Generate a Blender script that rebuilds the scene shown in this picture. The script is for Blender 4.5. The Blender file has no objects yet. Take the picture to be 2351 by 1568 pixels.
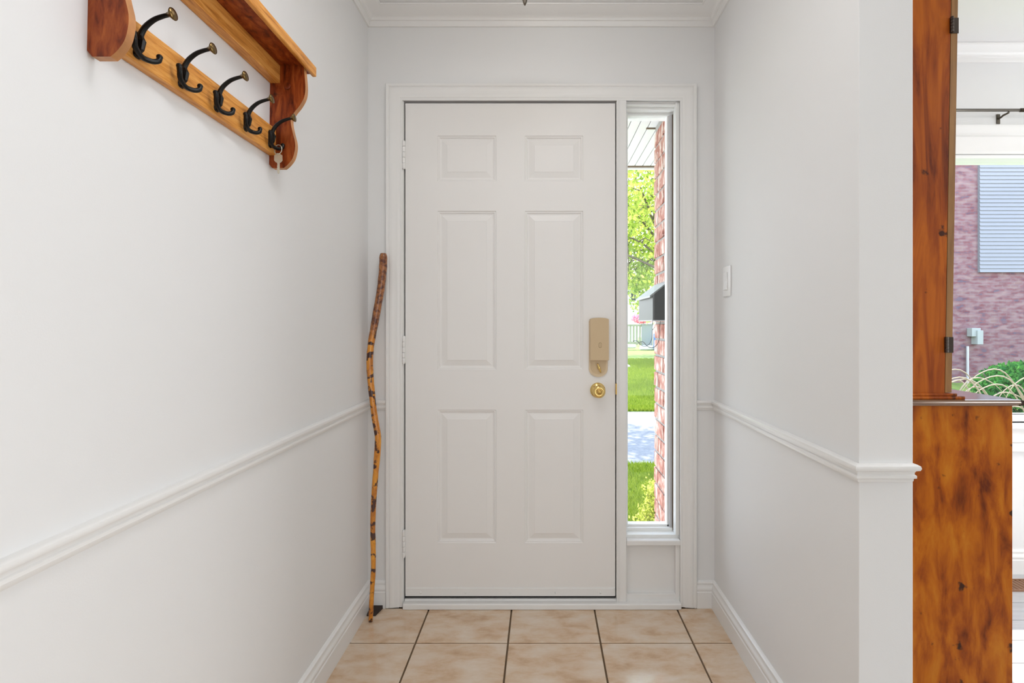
import bpy, bmesh, math, random
from mathutils import Vector, Matrix, Euler
random.seed(7)
SC = bpy.context.scene
COL = SC.collection

# ------------------------------------------------------------------ camera
FPX = 1150.0                       # focal length in pixels of the 2351 px wide frame
EYE = 1.16
cam = bpy.data.cameras.new('camera')
cam.sensor_width = 36.0
cam.lens = FPX / 2351.0 * 36.0
cam.shift_x = -0.02956
cam.shift_y = -0.0166
cam.clip_start = 0.02
cam.clip_end = 300
camo = bpy.data.objects.new('camera', cam)
camo.location = (0, 0, EYE)
camo.rotation_euler = (math.radians(90), 0, 0)
COL.objects.link(camo)
SC.camera = camo

# ------------------------------------------------------------------ view
SC.view_settings.view_transform = 'Standard'
SC.view_settings.look = 'None'
SC.view_settings.exposure = 0.0
SC.view_settings.gamma = 1.0
SC.view_settings.use_curve_mapping = False
SC.cycles.use_denoising = True
SC.cycles.max_bounces = 12
SC.cycles.diffuse_bounces = 6
SC.cycles.transparent_max_bounces = 16

# ------------------------------------------------------------------ sky
world = bpy.data.worlds.new('sky')
SC.world = world
world.use_nodes = True
wn = world.node_tree.nodes
wl = world.node_tree.links
bg = wn['Background']
tc = wn.new('ShaderNodeTexCoord')
sep = wn.new('ShaderNodeSeparateXYZ')
rmp = wn.new('ShaderNodeValToRGB')
rmp.color_ramp.elements[0].position = 0.0
rmp.color_ramp.elements[0].color = (0.93, 0.97, 1.0, 1)
rmp.color_ramp.elements[1].position = 0.8
rmp.color_ramp.elements[1].color = (0.50, 0.70, 1.0, 1)
wl.new(tc.outputs['Generated'], sep.inputs[0])
wl.new(sep.outputs['Z'], rmp.inputs[0])
wl.new(rmp.outputs[0], bg.inputs[0])
bg.inputs[1].default_value = 4.9

# ------------------------------------------------------------------ sun and added fill lights
def add_light(name, kind, loc, rot, energy, color, **kw):
    l = bpy.data.lights.new(name, kind)
    l.energy = energy
    l.color = color
    for k, v in kw.items():
        setattr(l, k, v)
    o = bpy.data.objects.new(name, l)
    o.location = loc
    o.rotation_euler = rot
    COL.objects.link(o)
    return o
R = math.radians
sun = add_light('sun', 'SUN', (2, 12, 15), (R(-30), 0, R(3)), 11.0, (1.0, 0.96, 0.88), angle=R(0.6))
# fill light added behind the camera, no window stands there
add_light('rear_fill', 'AREA', (1.6, -2.85, 1.15), (R(90), 0, 0), 30, (0.93, 0.98, 1.0),
          shape='RECTANGLE', size=3.6, size_y=2.0)
# fill added at the far right, in front of a blank wall
add_light('side_fill', 'AREA', (4.45, 1.2, 1.15), (0, R(90), 0), 62, (0.93, 0.965, 1.0),
          shape='RECTANGLE', size=2.0, size_y=2.0)
# unseen fill disc added over the side room to lift the left wall
add_light('side_room_fill', 'AREA', (2.6, 0.9, 2.36), (0, 0, 0), 16, (1.0, 0.975, 0.95), shape='DISK', size=0.9)
# ceiling fill added to brighten the door more than the wall end
add_light('hall_top_fill', 'AREA', (0.0, 0.85, 2.425), (0, 0, 0), 5, (0.98, 0.985, 1.0), shape='DISK', size=0.45)
# weak overhead fill added in the hall behind the camera
add_light('rear_hall_fill', 'AREA', (0.1, -1.1, 2.36), (0, 0, 0), 4, (1.0, 0.97, 0.93), shape='DISK', size=0.7)

# ------------------------------------------------------------------ key dimensions
D = 2.062            # door wall
XL, XR = -0.717, 0.708
XR2 = 0.829          # dining side of the right wall
YE = 1.12            # near end of the right wall
YW = 2.342           # window wall of the dining room
CZ = 2.44
GZ = -0.35           # garden level

def P(px, py, d):
    """a point read off the photograph at a depth measured in metres"""
    return Vector(((px - 1245.0) * d / FPX, d, EYE + (745.0 - py) * d / FPX))

# ------------------------------------------------------------------ materials
def nd(nt, t, **kw):
    n = nt.nodes.new(t)
    for k, v in kw.items():
        setattr(n, k, v)
    return n

def mat(name, color, rough=0.5, metal=0.0, bump=0.0, bscale=200.0, var=0.0, vscale=4.0, spec=None, coat=0.0):
    m = bpy.data.materials.new(name)
    m.use_nodes = True
    nt = m.node_tree
    b = nt.nodes['Principled BSDF']
    b.inputs['Base Color'].default_value = (*color, 1)
    b.inputs['Roughness'].default_value = rough
    b.inputs['Metallic'].default_value = metal
    if spec is not None:
        b.inputs['Specular IOR Level'].default_value = spec
    if coat:
        b.inputs['Coat Weight'].default_value = coat
        b.inputs['Coat Roughness'].default_value = 0.12
    t = nd(nt, 'ShaderNodeTexCoord')
    if var:
        n = nd(nt, 'ShaderNodeTexNoise')
        n.inputs['Scale'].default_value = vscale
        n.inputs['Detail'].default_value = 6
        nt.links.new(t.outputs['Object'], n.inputs['Vector'])
        r = nd(nt, 'ShaderNodeValToRGB')
        r.color_ramp.elements[0].position = 0.3
        r.color_ramp.elements[1].position = 0.7
        r.color_ramp.elements[0].color = (*[max(0, c * (1 - var)) for c in color], 1)
        r.color_ramp.elements[1].color = (*[min(1, c * (1 + var)) for c in color], 1)
        nt.links.new(n.outputs['Fac'], r.inputs[0])
        nt.links.new(r.outputs[0], b.inputs['Base Color'])
    if bump:
        n = nd(nt, 'ShaderNodeTexNoise')
        n.inputs['Scale'].default_value = bscale
        n.inputs['Detail'].default_value = 3
        nt.links.new(t.outputs['Object'], n.inputs['Vector'])
        bp = nd(nt, 'ShaderNodeBump')
        bp.inputs['Strength'].default_value = bump
        bp.inputs['Distance'].default_value = 0.002
        nt.links.new(n.outputs['Fac'], bp.inputs['Height'])
        nt.links.new(bp.outputs[0], b.inputs['Normal'])
    return m

def ramp_mat(name, stops, scale=(1, 1, 1), nscale=5.0, detail=8.0, distortion=0.0, rough=0.5, rand=False,
             bump=0.0, knots=0.0, knot_scale=9.0, knot_col=(0.03, 0.012, 0.004), coat=0.0, rots=(0, 0, 0), coords='Object', spec=None):
    """layered noise colour with optional knots and relief"""
    m = bpy.data.materials.new(name)
    m.use_nodes = True
    nt = m.node_tree
    L = nt.links
    b = nt.nodes['Principled BSDF']
    b.inputs['Roughness'].default_value = rough
    if spec is not None:
        b.inputs['Specular IOR Level'].default_value = spec
    if coat:
        b.inputs['Coat Weight'].default_value = coat
        b.inputs['Coat Roughness'].default_value = 0.1
    t = nd(nt, 'ShaderNodeTexCoord')
    src = t.outputs[coords]
    if rand:
        oi = nd(nt, 'ShaderNodeObjectInfo')
        mul = nd(nt, 'ShaderNodeMath', operation='MULTIPLY')
        mul.inputs[1].default_value = 37.0
        L.new(oi.outputs['Random'], mul.inputs[0])
        va = nd(nt, 'ShaderNodeVectorMath', operation='ADD')
        L.new(src, va.inputs[0])
        L.new(mul.outputs[0], va.inputs[1])
        src = va.outputs[0]
    mp = nd(nt, 'ShaderNodeMapping')
    mp.inputs['Scale'].default_value = scale
    mp.inputs['Rotation'].default_value = rots
    L.new(src, mp.inputs['Vector'])
    n = nd(nt, 'ShaderNodeTexNoise')
    n.inputs['Scale'].default_value = nscale
    n.inputs['Detail'].default_value = detail
    n.inputs['Roughness'].default_value = 0.6
    n.inputs['Distortion'].default_value = distortion
    L.new(mp.outputs[0], n.inputs['Vector'])
    r = nd(nt, 'ShaderNodeValToRGB')
    els = r.color_ramp.elements
    while len(els) < len(stops):
        els.new(0.5)
    for e, (p, c) in zip(els, stops):
        e.position = p
        e.color = (*c, 1)
    L.new(n.outputs['Fac'], r.inputs[0])
    out = r.outputs[0]
    if knots:
        v = nd(nt, 'ShaderNodeTexNoise')
        v.inputs['Scale'].default_value = knot_scale
        v.inputs['Detail'].default_value = 4
        L.new(src, v.inputs['Vector'])
        kr = nd(nt, 'ShaderNodeValToRGB')
        kr.color_ramp.elements[0].position = knots
        kr.color_ramp.elements[0].color = (0, 0, 0, 1)
        kr.color_ramp.elements[1].position = knots + 0.05
        kr.color_ramp.elements[1].color = (1, 1, 1, 1)
        L.new(v.outputs['Fac'], kr.inputs[0])
        mx = nd(nt, 'ShaderNodeMix', data_type='RGBA')
        L.new(kr.outputs[0], mx.inputs[0])
        L.new(out, mx.inputs[6])
        mx.inputs[7].default_value = (*knot_col, 1)
        out = mx.outputs[2]
    L.new(out, b.inputs['Base Color'])
    if bump:
        bp = nd(nt, 'ShaderNodeBump')
        bp.inputs['Strength'].default_value = bump
        bp.inputs['Distance'].default_value = 0.003
        L.new(n.outputs['Fac'], bp.inputs['Height'])
        L.new(bp.outputs[0], b.inputs['Normal'])
    return m

M = {}
M['wall'] = mat('white_wall_paint', (0.795, 0.795, 0.795), 0.55, bump=0.06, bscale=350)
M['ceiling'] = mat('ceiling_paint', (0.80, 0.80, 0.80), 0.7)
M['trim'] = mat('white_trim_gloss', (0.83, 0.825, 0.815), 0.28)
M['door'] = mat('white_door_paint', (0.84, 0.825, 0.81), 0.38, bump=0.04, bscale=120)
M['black'] = mat('dull_black', (0.012, 0.011, 0.01), 0.6)  # also serves as painted shade in the door gaps
M['brass'] = mat('polished_brass', (0.80, 0.58, 0.22), 0.16, 1.0)
M['brass_dark'] = mat('aged_brass', (0.50, 0.32, 0.10), 0.28, 1.0)
M['tip'] = mat('dark_bronze', (0.16, 0.10, 0.035), 0.25, 0.9)
M['beige'] = mat('beige_plastic', (0.60, 0.45, 0.27), 0.42)
M['beige2'] = mat('beige_plate', (0.68, 0.54, 0.36), 0.45)
M['plastic'] = mat('white_plastic', (0.86, 0.86, 0.86), 0.3)
M['iron'] = mat('black_iron', (0.012, 0.011, 0.010), 0.32, 0.6)
M['chrome'] = mat('nickel', (0.66, 0.60, 0.48), 0.35, 0.6)
M['greymetal'] = mat('grey_metal', (0.42, 0.42, 0.44), 0.4, 0.3)
M['strip_grey'] = mat('grey_vinyl', (0.50, 0.49, 0.50), 0.45)
M['strip_brown'] = mat('brown_weatherstrip', (0.16, 0.11, 0.065), 0.6)
M['vinyl'] = mat('white_vinyl', (0.86, 0.87, 0.86), 0.35)
M['grout'] = mat('brown_grout', (0.20, 0.14, 0.085), 0.9, bump=0.4, bscale=300)
M['tile'] = ramp_mat('beige_ceramic_tile', [(0.28, (0.52, 0.34, 0.20)), (0.42, (0.64, 0.455, 0.305)), (0.54, (0.69, 0.545, 0.405)), (0.70, (0.73, 0.62, 0.51))],
                     (1, 2.0, 1), 9.0, 12, 0.2, rough=0.17, rand=True, bump=0.04, coat=0.6)
M['board'] = ramp_mat('orange_pine', [(0.30, (0.42, 0.145, 0.022)), (0.48, (0.68, 0.285, 0.055)), (0.66, (0.82, 0.41, 0.11))],
                      (14, 1.2, 14), 9, 9, 0.8, rough=0.36, spec=0.3, bump=0.08, knots=0.73, knot_scale=14, knot_col=(0.16, 0.05, 0.012))
M['edge'] = mat('pale_orange_edge', (0.50, 0.22, 0.075), 0.4, var=0.2, vscale=30)
M['bracket'] = ramp_mat('red_pine', [(0.30, (0.06, 0.008, 0.002)), (0.48, (0.24, 0.040, 0.007)), (0.68, (0.42, 0.10, 0.020))],
                        (14, 6, 3), 5, 9, 0.6, rough=0.4, spec=0.25, bump=0.06, knots=0.70, knot_scale=18, knot_col=(0.03, 0.01, 0.004))
M['cabwood'] = ramp_mat('aged_orange_pine', [(0.32, (0.12, 0.020, 0.001)), (0.44, (0.30, 0.062, 0.002)), (0.55, (0.44, 0.115, 0.003)), (0.68, (0.52, 0.170, 0.008))],
                        (5, 5, 1.5), 4.2, 14, 0.35, rough=0.42, spec=0.2, bump=0.06, knots=0.645, knot_scale=19, knot_col=(0.045, 0.014, 0.004))
M['cabred'] = ramp_mat('reddish_pine', [(0.32, (0.11, 0.018, 0.003)), (0.46, (0.28, 0.056, 0.006)), (0.62, (0.44, 0.110, 0.008))],
                       (8, 8, 0.9), 3.0, 9, 1.0, rough=0.42, spec=0.2, bump=0.05, knots=0.67, knot_scale=18, knot_col=(0.05, 0.014, 0.006))
M['cabdoor'] = ramp_mat('brown_pine', [(0.3, (0.17, 0.078, 0.022)), (0.5, (0.28, 0.135, 0.038)), (0.7, (0.36, 0.18, 0.055))],
                        (12, 12, 0.8), 4.0, 8, 0.6, rough=0.4)
M['cabtop'] = mat('dark_counter_edge', (0.035, 0.018, 0.012), 0.25)
M['countertop'] = ramp_mat('varnished_counter', [(0.3, (0.16, 0.085, 0.055)), (0.7, (0.30, 0.18, 0.12))], (6, 1, 6), 5, 6, rough=0.16, coat=0.6)
M['brick'] = ramp_mat('whitewashed_red_brick', [(0.36, (0.20, 0.055, 0.036)), (0.46, (0.36, 0.14, 0.10)), (0.53, (0.42, 0.24, 0.19)), (0.62, (0.56, 0.47, 0.41))],
                      (1, 1, 0.6), 26, 10, 0.4, rough=0.85, rand=True, bump=0.9, knots=0.70, knot_scale=50, knot_col=(0.52, 0.47, 0.43))
M['mortar'] = mat('grey_mortar', (0.30, 0.29, 0.27), 0.95, bump=0.6, bscale=200, var=0.15, vscale=60)
M['soffit'] = mat('white_soffit', (0.74, 0.73, 0.73), 0.5)
M['mailbox'] = mat('grey_painted_steel', (0.030, 0.031, 0.030), 0.45, 0.3, bump=0.1, bscale=400)
M['asphalt'] = ramp_mat('pale_paving', [(0.35, (0.16, 0.16, 0.175)), (0.65, (0.24, 0.235, 0.24))], (1, 1, 1), 30, 8, rough=0.9, bump=0.4)
M['concrete'] = ramp_mat('pale_concrete', [(0.35, (0.50, 0.49, 0.47)), (0.65, (0.62, 0.61, 0.59))], (1, 1, 1), 20, 8, rough=0.9, bump=0.3)
M['soil'] = ramp_mat('lawn_ground', [(0.3, (0.06, 0.115, 0.01)), (0.55, (0.16, 0.23, 0.03)), (0.75, (0.27, 0.33, 0.07))], (1, 1, 1), 3.0, 10, rough=0.9, bump=0.8)
M['bark'] = ramp_mat('grey_brown_bark', [(0.35, (0.07, 0.055, 0.04)), (0.65, (0.20, 0.16, 0.12))], (6, 6, 1), 5, 8, rough=0.9, bump=0.8)
M['stone'] = mat('white_stone', (0.75, 0.75, 0.72), 0.8, bump=0.5, bscale=20, var=0.1)
M['fence'] = ramp_mat('weathered_fence', [(0.3, (0.24, 0.26, 0.17)), (0.7, (0.42, 0.43, 0.31))], (10, 10, 1), 3, 6, rough=0.9)
M['fencewhite'] = mat('pale_fence_post', (0.30, 0.32, 0.31), 0.8)
M['bluebin'] = mat('blue_plastic', (0.10, 0.20, 0.50), 0.4)
M['roofgrey'] = mat('grey_shingle', (0.30, 0.31, 0.33), 0.9, var=0.15, vscale=5)
M['siding'] = mat('white_siding', (0.76, 0.79, 0.82), 0.6)
M['darkglass'] = mat('dark_window', (0.04, 0.05, 0.06), 0.1)
M['rod'] = mat('bronze_rod', (0.10, 0.085, 0.065), 0.35, 0.7)
M['lightfloor'] = ramp_mat('pale_floor_plank', [(0.3, (0.40, 0.41, 0.43)), (0.7, (0.56, 0.56, 0.57))], (1.2, 12, 1), 3, 8, 0.4, rough=0.3, rand=True)
M['vent'] = mat('brown_floor_vent', (0.30, 0.16, 0.09), 0.4, 0.4)
M['wedge'] = mat('dark_brown_patch', (0.028, 0.016, 0.012), 0.6)
M['plume'] = mat('dry_grass', (0.30, 0.24, 0.18), 0.8)
M['reargrass'] = mat('plain_wall', (0.8, 0.79, 0.77), 0.6)

def leaf_mat(name, c1, c2, trans=0.5):
    m = bpy.data.materials.new(name)
    m.use_nodes = True
    nt = m.node_tree
    L = nt.links
    nt.nodes.remove(nt.nodes['Principled BSDF'])
    out = nt.nodes['Material Output']
    geo = nd(nt, 'ShaderNodeNewGeometry')
    r = nd(nt, 'ShaderNodeValToRGB')
    r.color_ramp.elements[0].color = (*c1, 1)
    r.color_ramp.elements[1].color = (*c2, 1)
    L.new(geo.outputs['Random Per Island'], r.inputs[0])
    d = nd(nt, 'ShaderNodeBsdfDiffuse')
    t = nd(nt, 'ShaderNodeBsdfTranslucent')
    L.new(r.outputs[0], d.inputs[0])
    L.new(r.outputs[0], t.inputs[0])
    mx = nd(nt, 'ShaderNodeMixShader')
    mx.inputs[0].default_value = trans
    L.new(d.outputs[0], mx.inputs[1])
    L.new(t.outputs[0], mx.inputs[2])
    L.new(mx.outputs[0], out.inputs[0])
    return m
M['leaf'] = leaf_mat('spring_leaf', (0.15, 0.26, 0.02), (0.62, 0.66, 0.14), 0.6)
M['leaf2'] = leaf_mat('maple_leaf', (0.18, 0.30, 0.05), (0.58, 0.64, 0.20), 0.6)
M['bushleaf'] = leaf_mat('yellow_green_leaf', (0.20, 0.25, 0.02), (0.80, 0.80, 0.20), 0.45)
M['greenbush'] = leaf_mat('green_leaf', (0.02, 0.11, 0.03), (0.09, 0.27, 0.05), 0.35)
M['blade'] = leaf_mat('grass_blade', (0.13, 0.22, 0.012), (0.36, 0.43, 0.06), 0.35)
M['blossom'] = leaf_mat('pink_blossom', (0.85, 0.12, 0.25), (0.95, 0.55, 0.62), 0.3)

def glass_mat():
    m = bpy.data.materials.new('window_glass')
    m.use_nodes = True
    nt = m.node_tree
    L = nt.links
    nt.nodes.remove(nt.nodes['Principled BSDF'])
    out = nt.nodes['Material Output']
    tr = nd(nt, 'ShaderNodeBsdfTransparent')
    tr.inputs[0].default_value = (0.98, 0.98, 0.98, 1)
    gl = nd(nt, 'ShaderNodeBsdfGlossy')
    gl.inputs['Roughness'].default_value = 0.02
    lw = nd(nt, 'ShaderNodeLayerWeight')
    lw.inputs['Blend'].default_value = 0.5
    pw = nd(nt, 'ShaderNodeMath', operation='POWER')
    pw.inputs[1].default_value = 5.0
    L.new(lw.outputs['Facing'], pw.inputs[0])
    fr = nd(nt, 'ShaderNodeMath', operation='MULTIPLY_ADD')
    fr.inputs[1].default_value = 0.6
    fr.inputs[2].default_value = 0.03
    L.new(pw.outputs[0], fr.inputs[0])
    mx = nd(nt, 'ShaderNodeMixShader')
    L.new(fr.outputs[0], mx.inputs[0])
    L.new(tr.outputs[0], mx.inputs[1])
    L.new(gl.outputs[0], mx.inputs[2])
    L.new(mx.outputs[0], out.inputs[0])
    return m
M['glass'] = glass_mat()

def stick_mat():
    m = ramp_mat('varnished_stick', [(0.32, (0.36, 0.10, 0.006)), (0.5, (0.66, 0.24, 0.016)), (0.7, (0.82, 0.37, 0.035))],
                 (1, 1, 0.4), 40, 8, 0.5, rough=0.28, bump=0.15, knots=0.545, knot_scale=34, knot_col=(0.055, 0.012, 0.004), coat=0.4)
    nt = m.node_tree
    L = nt.links
    b = nt.nodes['Principled BSDF']
    old = b.inputs['Base Color'].links[0].from_socket
    t = nd(nt, 'ShaderNodeTexCoord')
    s = nd(nt, 'ShaderNodeSeparateXYZ')
    L.new(t.outputs['Object'], s.inputs[0])
    n2 = nd(nt, 'ShaderNodeTexNoise')
    n2.inputs['Scale'].default_value = 70
    n2.inputs['Detail'].default_value = 6
    L.new(t.outputs['Object'], n2.inputs['Vector'])
    r2 = nd(nt, 'ShaderNodeValToRGB')
    r2.color_ramp.elements[0].position = 0.40
    r2.color_ramp.elements[0].color = (0.10, 0.022, 0.006, 1)
    r2.color_ramp.elements[1].position = 0.66
    r2.color_ramp.elements[1].color = (0.46, 0.17, 0.045, 1)
    L.new(n2.outputs['Fac'], r2.inputs[0])
    mr = nd(nt, 'ShaderNodeMapRange')
    mr.inputs['From Min'].default_value = 1.09
    mr.inputs['From Max'].default_value = 1.15
    L.new(s.outputs['Z'], mr.inputs['Value'])
    mx = nd(nt, 'ShaderNodeMix', data_type='RGBA')
    L.new(mr.outputs[0], mx.inputs[0])
    L.new(old, mx.inputs[6])
    L.new(r2.outputs[0], mx.inputs[7])
    L.new(mx.outputs[2], b.inputs['Base Color'])
    return m
M['stick'] = stick_mat()

def farbrick_mat():
    m = bpy.data.materials.new('purple_red_brick')
    m.use_nodes = True
    nt = m.node_tree
    L = nt.links
    b = nt.nodes['Principled BSDF']
    b.inputs['Roughness'].default_value = 0.9
    t = nd(nt, 'ShaderNodeTexCoord')
    sp_ = nd(nt, 'ShaderNodeSeparateXYZ')
    L.new(t.outputs['Object'], sp_.inputs[0])
    mp = nd(nt, 'ShaderNodeCombineXYZ')
    L.new(sp_.outputs['X'], mp.inputs['X'])
    L.new(sp_.outputs['Z'], mp.inputs['Y'])
    br = nd(nt, 'ShaderNodeTexBrick')
    br.inputs['Scale'].default_value = 1.0
    br.inputs['Brick Width'].default_value = 0.21
    br.inputs['Row Height'].default_value = 0.082
    br.inputs['Mortar Size'].default_value = 0.008
    br.inputs['Color1'].default_value = (0.10, 0.028, 0.038, 1)
    br.inputs['Color2'].default_value = (0.20, 0.115, 0.13, 1)
    br.inputs['Mortar'].default_value = (0.14, 0.125, 0.145, 1)
    br.inputs['Bias'].default_value = -0.1
    L.new(mp.outputs[0], br.inputs['Vector'])
    nz = nd(nt, 'ShaderNodeTexNoise')
    nz.inputs['Scale'].default_value = 1.0
    nz.inputs['Detail'].default_value = 2
    mm = nd(nt, 'ShaderNodeMapping')
    mm.inputs['Scale'].default_value = (3.5, 9.0, 1.0)
    L.new(mp.outputs[0], mm.inputs[0])
    L.new(mm.outputs[0], nz.inputs['Vector'])
    cr = nd(nt, 'ShaderNodeValToRGB')
    st_ = [(0.32, (0.07, 0.06, 0.10)), (0.42, (0.18, 0.055, 0.06)), (0.50, (0.20, 0.115, 0.13)), (0.66, (0.27, 0.18, 0.17))]
    els = cr.color_ramp.elements
    while len(els) < len(st_):
        els.new(0.5)
    for e, (p_, c_) in zip(els, st_):
        e.position = p_
        e.color = (*c_, 1)
    L.new(nz.outputs['Fac'], cr.inputs[0])
    mx = nd(nt, 'ShaderNodeMix', data_type='RGBA')
    mx.inputs[0].default_value = 0.6
    L.new(br.outputs['Color'], mx.inputs[6])
    L.new(cr.outputs[0], mx.inputs[7])
    L.new(mx.outputs[2], b.inputs['Base Color'])
    return m
M['farbrick'] = farbrick_mat()

# ------------------------------------------------------------------ object helpers
def tag(o, label=None, cat=None, group=None, kind=None):
    if label: o['label'] = label
    if cat: o['category'] = cat
    if group: o['group'] = group
    if kind: o['kind'] = kind
    return o

def empty(name, loc=(0, 0, 0), rot=(0, 0, 0)):
    o = bpy.data.objects.new(name, None)
    o.location = loc
    o.rotation_euler = rot
    o.empty_display_size = 0.05
    COL.objects.link(o)
    return o

def link(name, me, material, parent=None, smooth=False):
    o = bpy.data.objects.new(name, me)
    COL.objects.link(o)
    if material and not me.materials:
        me.materials.append(material)
    if smooth:
        for p in me.polygons:
            p.use_smooth = True
    if parent:
        o.parent = parent
    return o

class B:
    """collects shapes for ONE mesh"""
    def __init__(s):
        s.bm = bmesh.new()
    def box(s, x0, x1, y0, y1, z0, z1, bev=0.0, seg=2):
        r = bmesh.ops.create_cube(s.bm, size=1.0)
        vs = r['verts']
        for v in vs:
            v.co = Vector(((x0 + x1) / 2 + v.co.x * (x1 - x0), (y0 + y1) / 2 + v.co.y * (y1 - y0), (z0 + z1) / 2 + v.co.z * (z1 - z0)))
        if bev:
            es = list({e for v in vs for e in v.link_edges})
            bmesh.ops.bevel(s.bm, geom=es, offset=bev, segments=seg, affect='EDGES', profile=0.5)
        return s
    def tube(s, pts, rad, n=10, cap=True):
        pts = [Vector(p) for p in pts]
        if not hasattr(rad, '__len__'):
            rad = [rad] * len(pts)
        rings = []
        up = None
        for i, p in enumerate(pts):
            a = pts[max(i - 1, 0)]
            b = pts[min(i + 1, len(pts) - 1)]
            t = (b - a).normalized()
            if up is None:
                up = Vector((0, 0, 1)) if abs(t.z) < 0.9 else Vector((1, 0, 0))
            u = (up - t * up.dot(t)).normalized()
            up = u
            w = t.cross(u)
            rings.append([s.bm.verts.new(p + (u * math.cos(2 * math.pi * k / n) + w * math.sin(2 * math.pi * k / n)) * rad[i]) for k in range(n)])
        for i in range(len(rings) - 1):
            for k in range(n):
                s.bm.faces.new((rings[i][k], rings[i][(k + 1) % n], rings[i + 1][(k + 1) % n], rings[i + 1][k]))
        if cap:
            s.bm.faces.new(rings[0][::-1])
            s.bm.faces.new(rings[-1])
        return s
    def lathe(s, prof, origin=(0, 0, 0), axis='z', n=28):
        """prof: list of (radius, height)"""
        o = Vector(origin)
        rings = []
        for r, h in prof:
            ring = []
            for k in range(n):
                a = 2 * math.pi * k / n
                c, d = math.cos(a) * r, math.sin(a) * r
                if axis == 'z': p = Vector((c, d, h))
                elif axis == 'y': p = Vector((c, -h, d))      # height grows towards -y
                else: p = Vector((h, c, d))
                ring.append(s.bm.verts.new(o + p))
            rings.append(ring)
        for i in range(len(rings) - 1):
            for k in range(n):
                s.bm.faces.new((rings[i][k], rings[i][(k + 1) % n], rings[i + 1][(k + 1) % n], rings[i + 1][k]))
        s.bm.faces.new(rings[0][::-1])
        s.bm.faces.new(rings[-1])
        return s
    def ball(s, c, r, seg=12, sc=(1, 1, 1)):
        q = bmesh.ops.create_uvsphere(s.bm, u_segments=seg, v_segments=max(6, seg // 2 + 2), radius=r)
        for v in q['verts']:
            v.co = Vector((v.co.x * sc[0], v.co.y * sc[1], v.co.z * sc[2])) + Vector(c)
        return s
    def prism(s, poly, f0, f1):
        """poly: 2D points, f0/f1: functions mapping them to the two end faces"""
        a = [s.bm.verts.new(f0(*p)) for p in poly]
        b = [s.bm.verts.new(f1(*p)) for p in poly]
        n = len(poly)
        for i in range(n):
            s.bm.faces.new((a[i], a[(i + 1) % n], b[(i + 1) % n], b[i]))
        s.bm.faces.new(a[::-1])
        s.bm.faces.new(b)
        return s
    def sweep(s, prof, path, plane='xy', side=1):
        """prof (a,b) closed; path 2D polyline; a = away from the path to its right side, b = third axis"""
        n = len(path)
        rings = []
        for i, p in enumerate(path):
            def nrm(a, b):
                dx, dy = b[0] - a[0], b[1] - a[1]
                l = math.hypot(dx, dy)
                return (dy / l * side, -dx / l * side)
            if i == 0: m = nrm(path[0], path[1])
            elif i == n - 1: m = nrm(path[-2], path[-1])
            else:
                n1, n2 = nrm(path[i - 1], p), nrm(p, path[i + 1])
                k = 1 + n1[0] * n2[0] + n1[1] * n2[1]
                m = ((n1[0] + n2[0]) / k, (n1[1] + n2[1]) / k)
            ring = []
            for a, b in prof:
                q = (p[0] + m[0] * a, p[1] + m[1] * a)
                ring.append(s.bm.verts.new((q[0], q[1], b) if plane == 'xy' else (q[0], b, q[1])))
            rings.append(ring)
        k = len(prof)
        for i in range(n - 1):
            for j in range(k):
                s.bm.faces.new((rings[i][j], rings[i][(j + 1) % k], rings[i + 1][(j + 1) % k], rings[i + 1][j]))
        s.bm.faces.new(rings[0][::-1])
        s.bm.faces.new(rings[-1])
        return s
    def build(s, name, material, parent=None, smooth=False, angle=None):
        bmesh.ops.recalc_face_normals(s.bm, faces=s.bm.faces)
        me = bpy.data.meshes.new(name)
        s.bm.to_mesh(me)
        s.bm.free()
        o = link(name, me, material, parent, smooth)
        if angle:
            for p in me.polygons: p.use_smooth = True
            me.set_sharp_from_angle(angle=R(angle))
        return o

def spline(pts, n=6):
    """Catmull-Rom through points of any dimension"""
    pts = [tuple(p) for p in pts]
    out = []
    for i in range(len(pts) - 1):
        p0 = pts[max(i - 1, 0)]; p1 = pts[i]; p2 = pts[i + 1]; p3 = pts[min(i + 2, len(pts) - 1)]
        for k in range(n):
            t = k / n
            out.append(tuple(0.5 * (2 * b + (c - a) * t + (2 * a - 5 * b + 4 * c - d) * t * t + (3 * b - a - 3 * c + d) * t ** 3)
                             for a, b, c, d in zip(p0, p1, p2, p3)))
    out.append(pts[-1])
    return out

S = dict(kind='structure')
def struct(o, label=None):
    return tag(o, label, kind='structure')

# ================================================================== THE SHELL
XE, YB = 4.6, -3.0      # far right wall and rear wall of the house
struct(B().box(XL - 0.15, XE + 0.15, YB - 0.15, YW + 0.2, -0.12, -0.008).build('floor', M['grout']), 'brown grout bed under the beige floor tiles')
floor = bpy.data.objects['floor']
# hall tiles, one object each
TS, G = 0.3375, 0.006
tile_mesh = {}
xs = [XL + 0.0] + [-0.4625 + TS * k for k in range(4)] + [XR]
ys = [2.05] + [1.825 - TS * k for k in range(8)]
def tile(name, x0, x1, y0, y1, m, parent, z1=0.0, th=0.009):
    key = (round(x1 - x0, 4), round(y1 - y0, 4), m.name)
    if key not in tile_mesh:
        b = B().box(-(x1 - x0) / 2, (x1 - x0) / 2, -(y1 - y0) / 2, (y1 - y0) / 2, -th, 0, 0.0016, 1)
        o = b.build(name, m, parent)
        tile_mesh[key] = o.data
    else:
        o = link(name, tile_mesh[key], None, parent)
    o.location = ((x0 + x1) / 2, (y0 + y1) / 2, z1)
    return o
for j in range(len(ys) - 1):
    for i in range(len(xs) - 1):
        tile('floor_tile', xs[i] + G / 2, xs[i + 1] - G / 2, ys[j + 1] + G / 2, ys[j] - G / 2, M['tile'], floor)
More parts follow.
